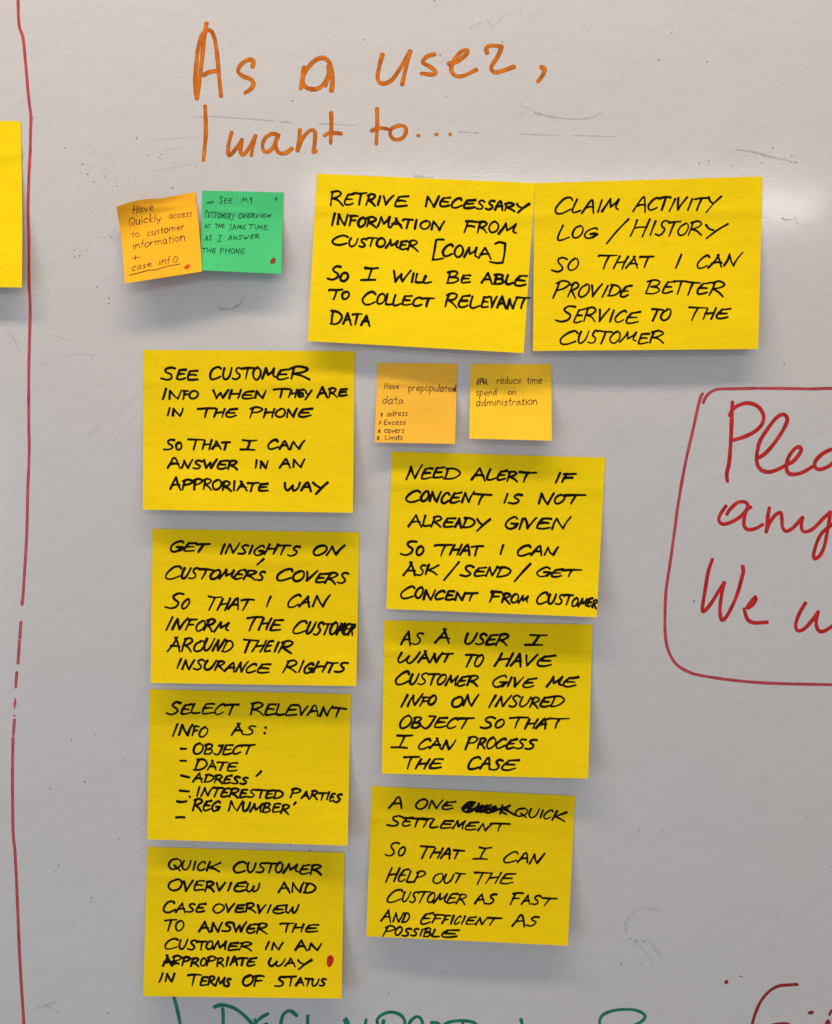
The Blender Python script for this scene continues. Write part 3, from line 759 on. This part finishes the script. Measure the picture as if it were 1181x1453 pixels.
S.append(dict(
  crop=(530, 870, 3.691), paper='yellow', ink='black_ink', pen=4.2, group=BIG,
  slant=0.29, label='large yellow note starting as a user, about info on insured object',
  note=Note([(545.2,880),(840.8,886.3),(834.8,1104.9),(542,1097.6)], 0.0180, seed=8, power=1.65, side=(0, 0.001)),
  lines=[
   [('AS', [148,207,260], 164, (88,106)), ('A', [330,412], 156, 88), ('USER', [480,542,592,647,714], (162,172), (104,110)), ('!', [798,902], 166, 112)],
   [('&ANT', [130,240,300,356,410], (264,258), (198,212)), ('TO', [476,532,577], 280, 216), ('HAVE', [643,727,788,857,946], 278, (210,214))],
   [('CUSTOMER', [116,192,237,288,337,382,442,492,556], (372,380), (306,322)), ('GIVE', [626,702,728,782,850], 388, (326,340)), ('ME', [913,992,1072], 388, (328,338))],
   [('INFO', [142,184,248,288,330], (492,482), (428,432)), ('ON', [410,472,546], 490, (440,426)), ('INSURED', [602,644,713,767,822,872,932,1002], (490,494), (430,436))],
   [('OBJECT', [140,202,257,322,387,442,512], 602, (536,544)), ('SO', [563,637,687], 602, (538,560)), ('THAT', [718,797,858,917,1010], 603, 545)],
   [('!', [103,196], 706, 640), ('CAN', [236,302,362,426], 714, 658), ('PROCESS', [488,547,593,643,697,747,797,854], 710, (646,656))],
   [('THE', [158,227,292,364], 815, (750,760)), ('CASE', [496,562,622,673,760], (815,826), (752,766))]]))
S.append(dict(
  crop=(510, 1105, 3.691), paper='yellow', ink='black_ink', pen=3.6, group=BIG,
  slant=0.29, label='large yellow note about quick settlement, with a crossed out word',
  note=Note([(527.6,1115.3),(816.2,1129.4),(805.9,1342),(520,1328.5)], 0.0170, seed=9, power=1.6, tilt=0.1),
  lines=[
   [('A', [160,234], 152, 94), ('ONE', [296,362,433,502], (156,162), (104,116)), ('QUICK', [815,887,943,968,1012,1087], (196,222), (150,166)),
    [(608,125),(575,124),(540,152),(548,170),(580,174),(615,150),(628,128)], [(628,128),(610,168),(640,172)], [(646,138),(638,176)], [(690,136),(655,168),(680,178),(720,152)], [(750,138),(738,184)], [(790,140),(745,166),(770,186)],
    [(540,155),(600,130),(565,172),(635,142),(612,172),(672,138),(650,174),(715,142),(690,176),(740,158),(775,168),(815,190)], [(545,160),(585,140),(575,165),(650,150),(700,168),(760,150),(780,165)]],
   [('SETTLEMENT', [148,227,278,323,373,422,493,553,623,693,778], (246,278), (194,236)), [(230,205),(290,208),(360,215)]],
   [('SO', [143,204,242], 406, (320,364)), ('THAT', [313,377,433,487,538], (414,420), (350,370)), ('!', [603,687], 422, 360), ('CAN', [756,832,893,964], (440,446), (380,386))],
   [('HELP', [146,207,253,293,346], (540,546), (464,490)), ('OUT', [386,442,497,542], 548, 495), ('THE', [598,672,738,816], 551, (490,496))],
   [('CUSTOMER', [148,227,268,308,358,397,462,512,566], (646,656), (580,600)), ('AS', [606,667,717], 656, 603), ('FAST', [793,852,903,952,1022], (658,662), (596,620))],
   [('AND', [118,177,228,264], (746,756), (688,700)), ('EFFICIENT', [323,382,437,473,502,532,558,613,667,732], (760,768), (704,726)), ('AS', [806,877,942], 772, (714,720))],
   [('POSSIBLE', [130,187,227,272,312,338,382,427,522], (820,832), (768,794))]]))
S.append(dict(  # small squares
  crop=(160, 265, 9.085), paper='orange', ink='violet_ink', pen=1.3, group=SMALL, small=True, jit=5.5,
  label='tilted small orange note with a red dot, overlapping the green note',
  note=Note([(165.2,293.5),(276.8,272.5),(286.6,385.2),(177,402.2)], 0.0215, base=0.0008, seed=10, power=1.35, v0=0.12, peel=(0.95, 0.50, 0.013, 0, 0),
            bulge=lambda u, v: ((2.2*math.sin(math.pi*v)*(1-u)**2) + 1.2*math.sin(math.pi*v)*u, -3.6*math.sin(math.pi*min(1, u/0.55))*(1-v)**3 if u < 0.55 else 0)),
  lines=[
   [('Have', [255,532], (350,296), (286,244))],
   [('Quickly', [202,625], (505,440), (430,390)), ('access', [725,1030], (412,380), (360,330))],
   [('to', [240,352], (656,640), (600,590)), ('customer', [438,930], (640,545), (585,496))],
   [('information', [255,935], (808,690), (745,630))],
   [('+', [248,350], 945, 880)],
   [('case', [238,510], (1090,1020), (1035,975)), ('inf', [595,745], (1010,1000), (955,930)), ('o', [780,840], 975, 890)],
   [[(220,1140),(330,1112),(470,1076),(560,1068),(690,1030),(868,994)]]],
  dots=[(962,1030,4.4,3.0,-0.45,'dot_red')]))
S.append(dict(
  crop=(280, 262, 9.085), paper='green', ink='deep_green_ink', pen=1.25, group=SMALL, jit=5.5,
  slant=0.05, label='small green note with thin writing and a dark red dot',
  note=Note([(287.3,270.4),(402.6,273),(399.2,388.6),(283.9,383.4)], 0.0185, seed=11, power=1.4, v0=0.25),
  lines=[
   [[(125,225),(135,242),(148,222)], [(150,225),(160,244),(172,222)], [(178,225),(190,242),(208,212),(190,215)], ('SEE', [275,462], 238, (156,170)), ('M', [570,645], 228, 165), [(680,168),(694,190)], [(702,168),(697,240)], ('1', [1000,1035], 204, 155)],
   [('CUSTOMERS', [95,480], (420,450), (335,375)), ('OVERVIEW', [530,965], (440,415), (375,368))],
   [('AT', [98,176], 560, 505), ('THE', [230,358], 562, 505), ('SAME', [400,635], (580,575), (505,520)), ('TIME', [665,915], 578, 510)],
   [('AS', [98,195], 715, 655), ('!', [258,322], 735, 650), ('ANSWER', [395,805], (718,690), (655,635))],
   [('THE', [62,245], 880, 815), ('PHONE', [290,620], 886, 820)]],
  dots=[(978,982,3.7,4.7,0.3,'dot_brown')]))
S.append(dict(
  crop=(510, 500, 4.072), paper='amber', ink='violet_ink', pen=1.25, group=SMALL, small=True, jit=5.5,
  label='small amber note about prepopulated data, with a starred list',
  note=Note([(535.8,514.8),(649.2,516),(645.8,629.8),(532,627.8)], 0.0120, seed=12, power=1.5, v0=0.25),
  lines=[
   [('Have', [142,232], 212, 190), ('prepopulated', [280,562], (222,228), (196,204)), [(536,222),(552,212),(560,196)], [(540,205),(558,226)]],
   [('data', [132,258], 297, 272)],
   [('*', [118,140], 370, 350), ('adress', [160,282], (370,366), (349,346))],
   [('x', [110,130], 416, 396), ('Excess', [140,270], 418, 400)],
   [('*', [105,125], 464, 444), ('covers', [142,262], 464, 445)],
   [('*', [98,120], 506, 485), ('Limits', [148,252], 506, 488)]]))
S.append(dict(
  crop=(510, 500, 4.072), paper='gold', ink='violet_ink', pen=1.25, group=SMALL, small=True, jit=5.5,
  label='small golden note about reduced time spend on administration',
  note=Note([(667.9,516.4),(782.7,516.8),(783,625.2),(666,622.4)], 0.0160, seed=13, power=1.45, v0=0.25),
  lines=[
   [[(690,150),(680,172),(684,188),(692,165),(708,150),(715,152)], [(700,150),(698,188)], [(708,152),(722,186)], [(700,170),(716,168)], [(716,150),(724,180),(738,160),(726,156)], [(728,165),(742,188)], ('reduce', [793,937], 182, (155,156)), ('time', [968,1058], 180, 154)],
   [('spend', [672,796], (252,248), (226,224)), ('on', [856,910], 244, 222)],
   [('administration', [674,1030], (312,300), (286,274))]]))
S.append(dict(
  crop=(0, 0, 1), paper='yellow', ink='black_ink', pen=4, group=BIG,
  label='large yellow note without visible writing, beyond the long red line',
  note=Note([(-283,166),(29.4,172),(31.2,408),(-280,404)], 0.0150, seed=14, power=1.6, bulge=lambda u, v: (1.3*math.sin(math.pi*v)*u, 0))))
for s in S: make_note(s)
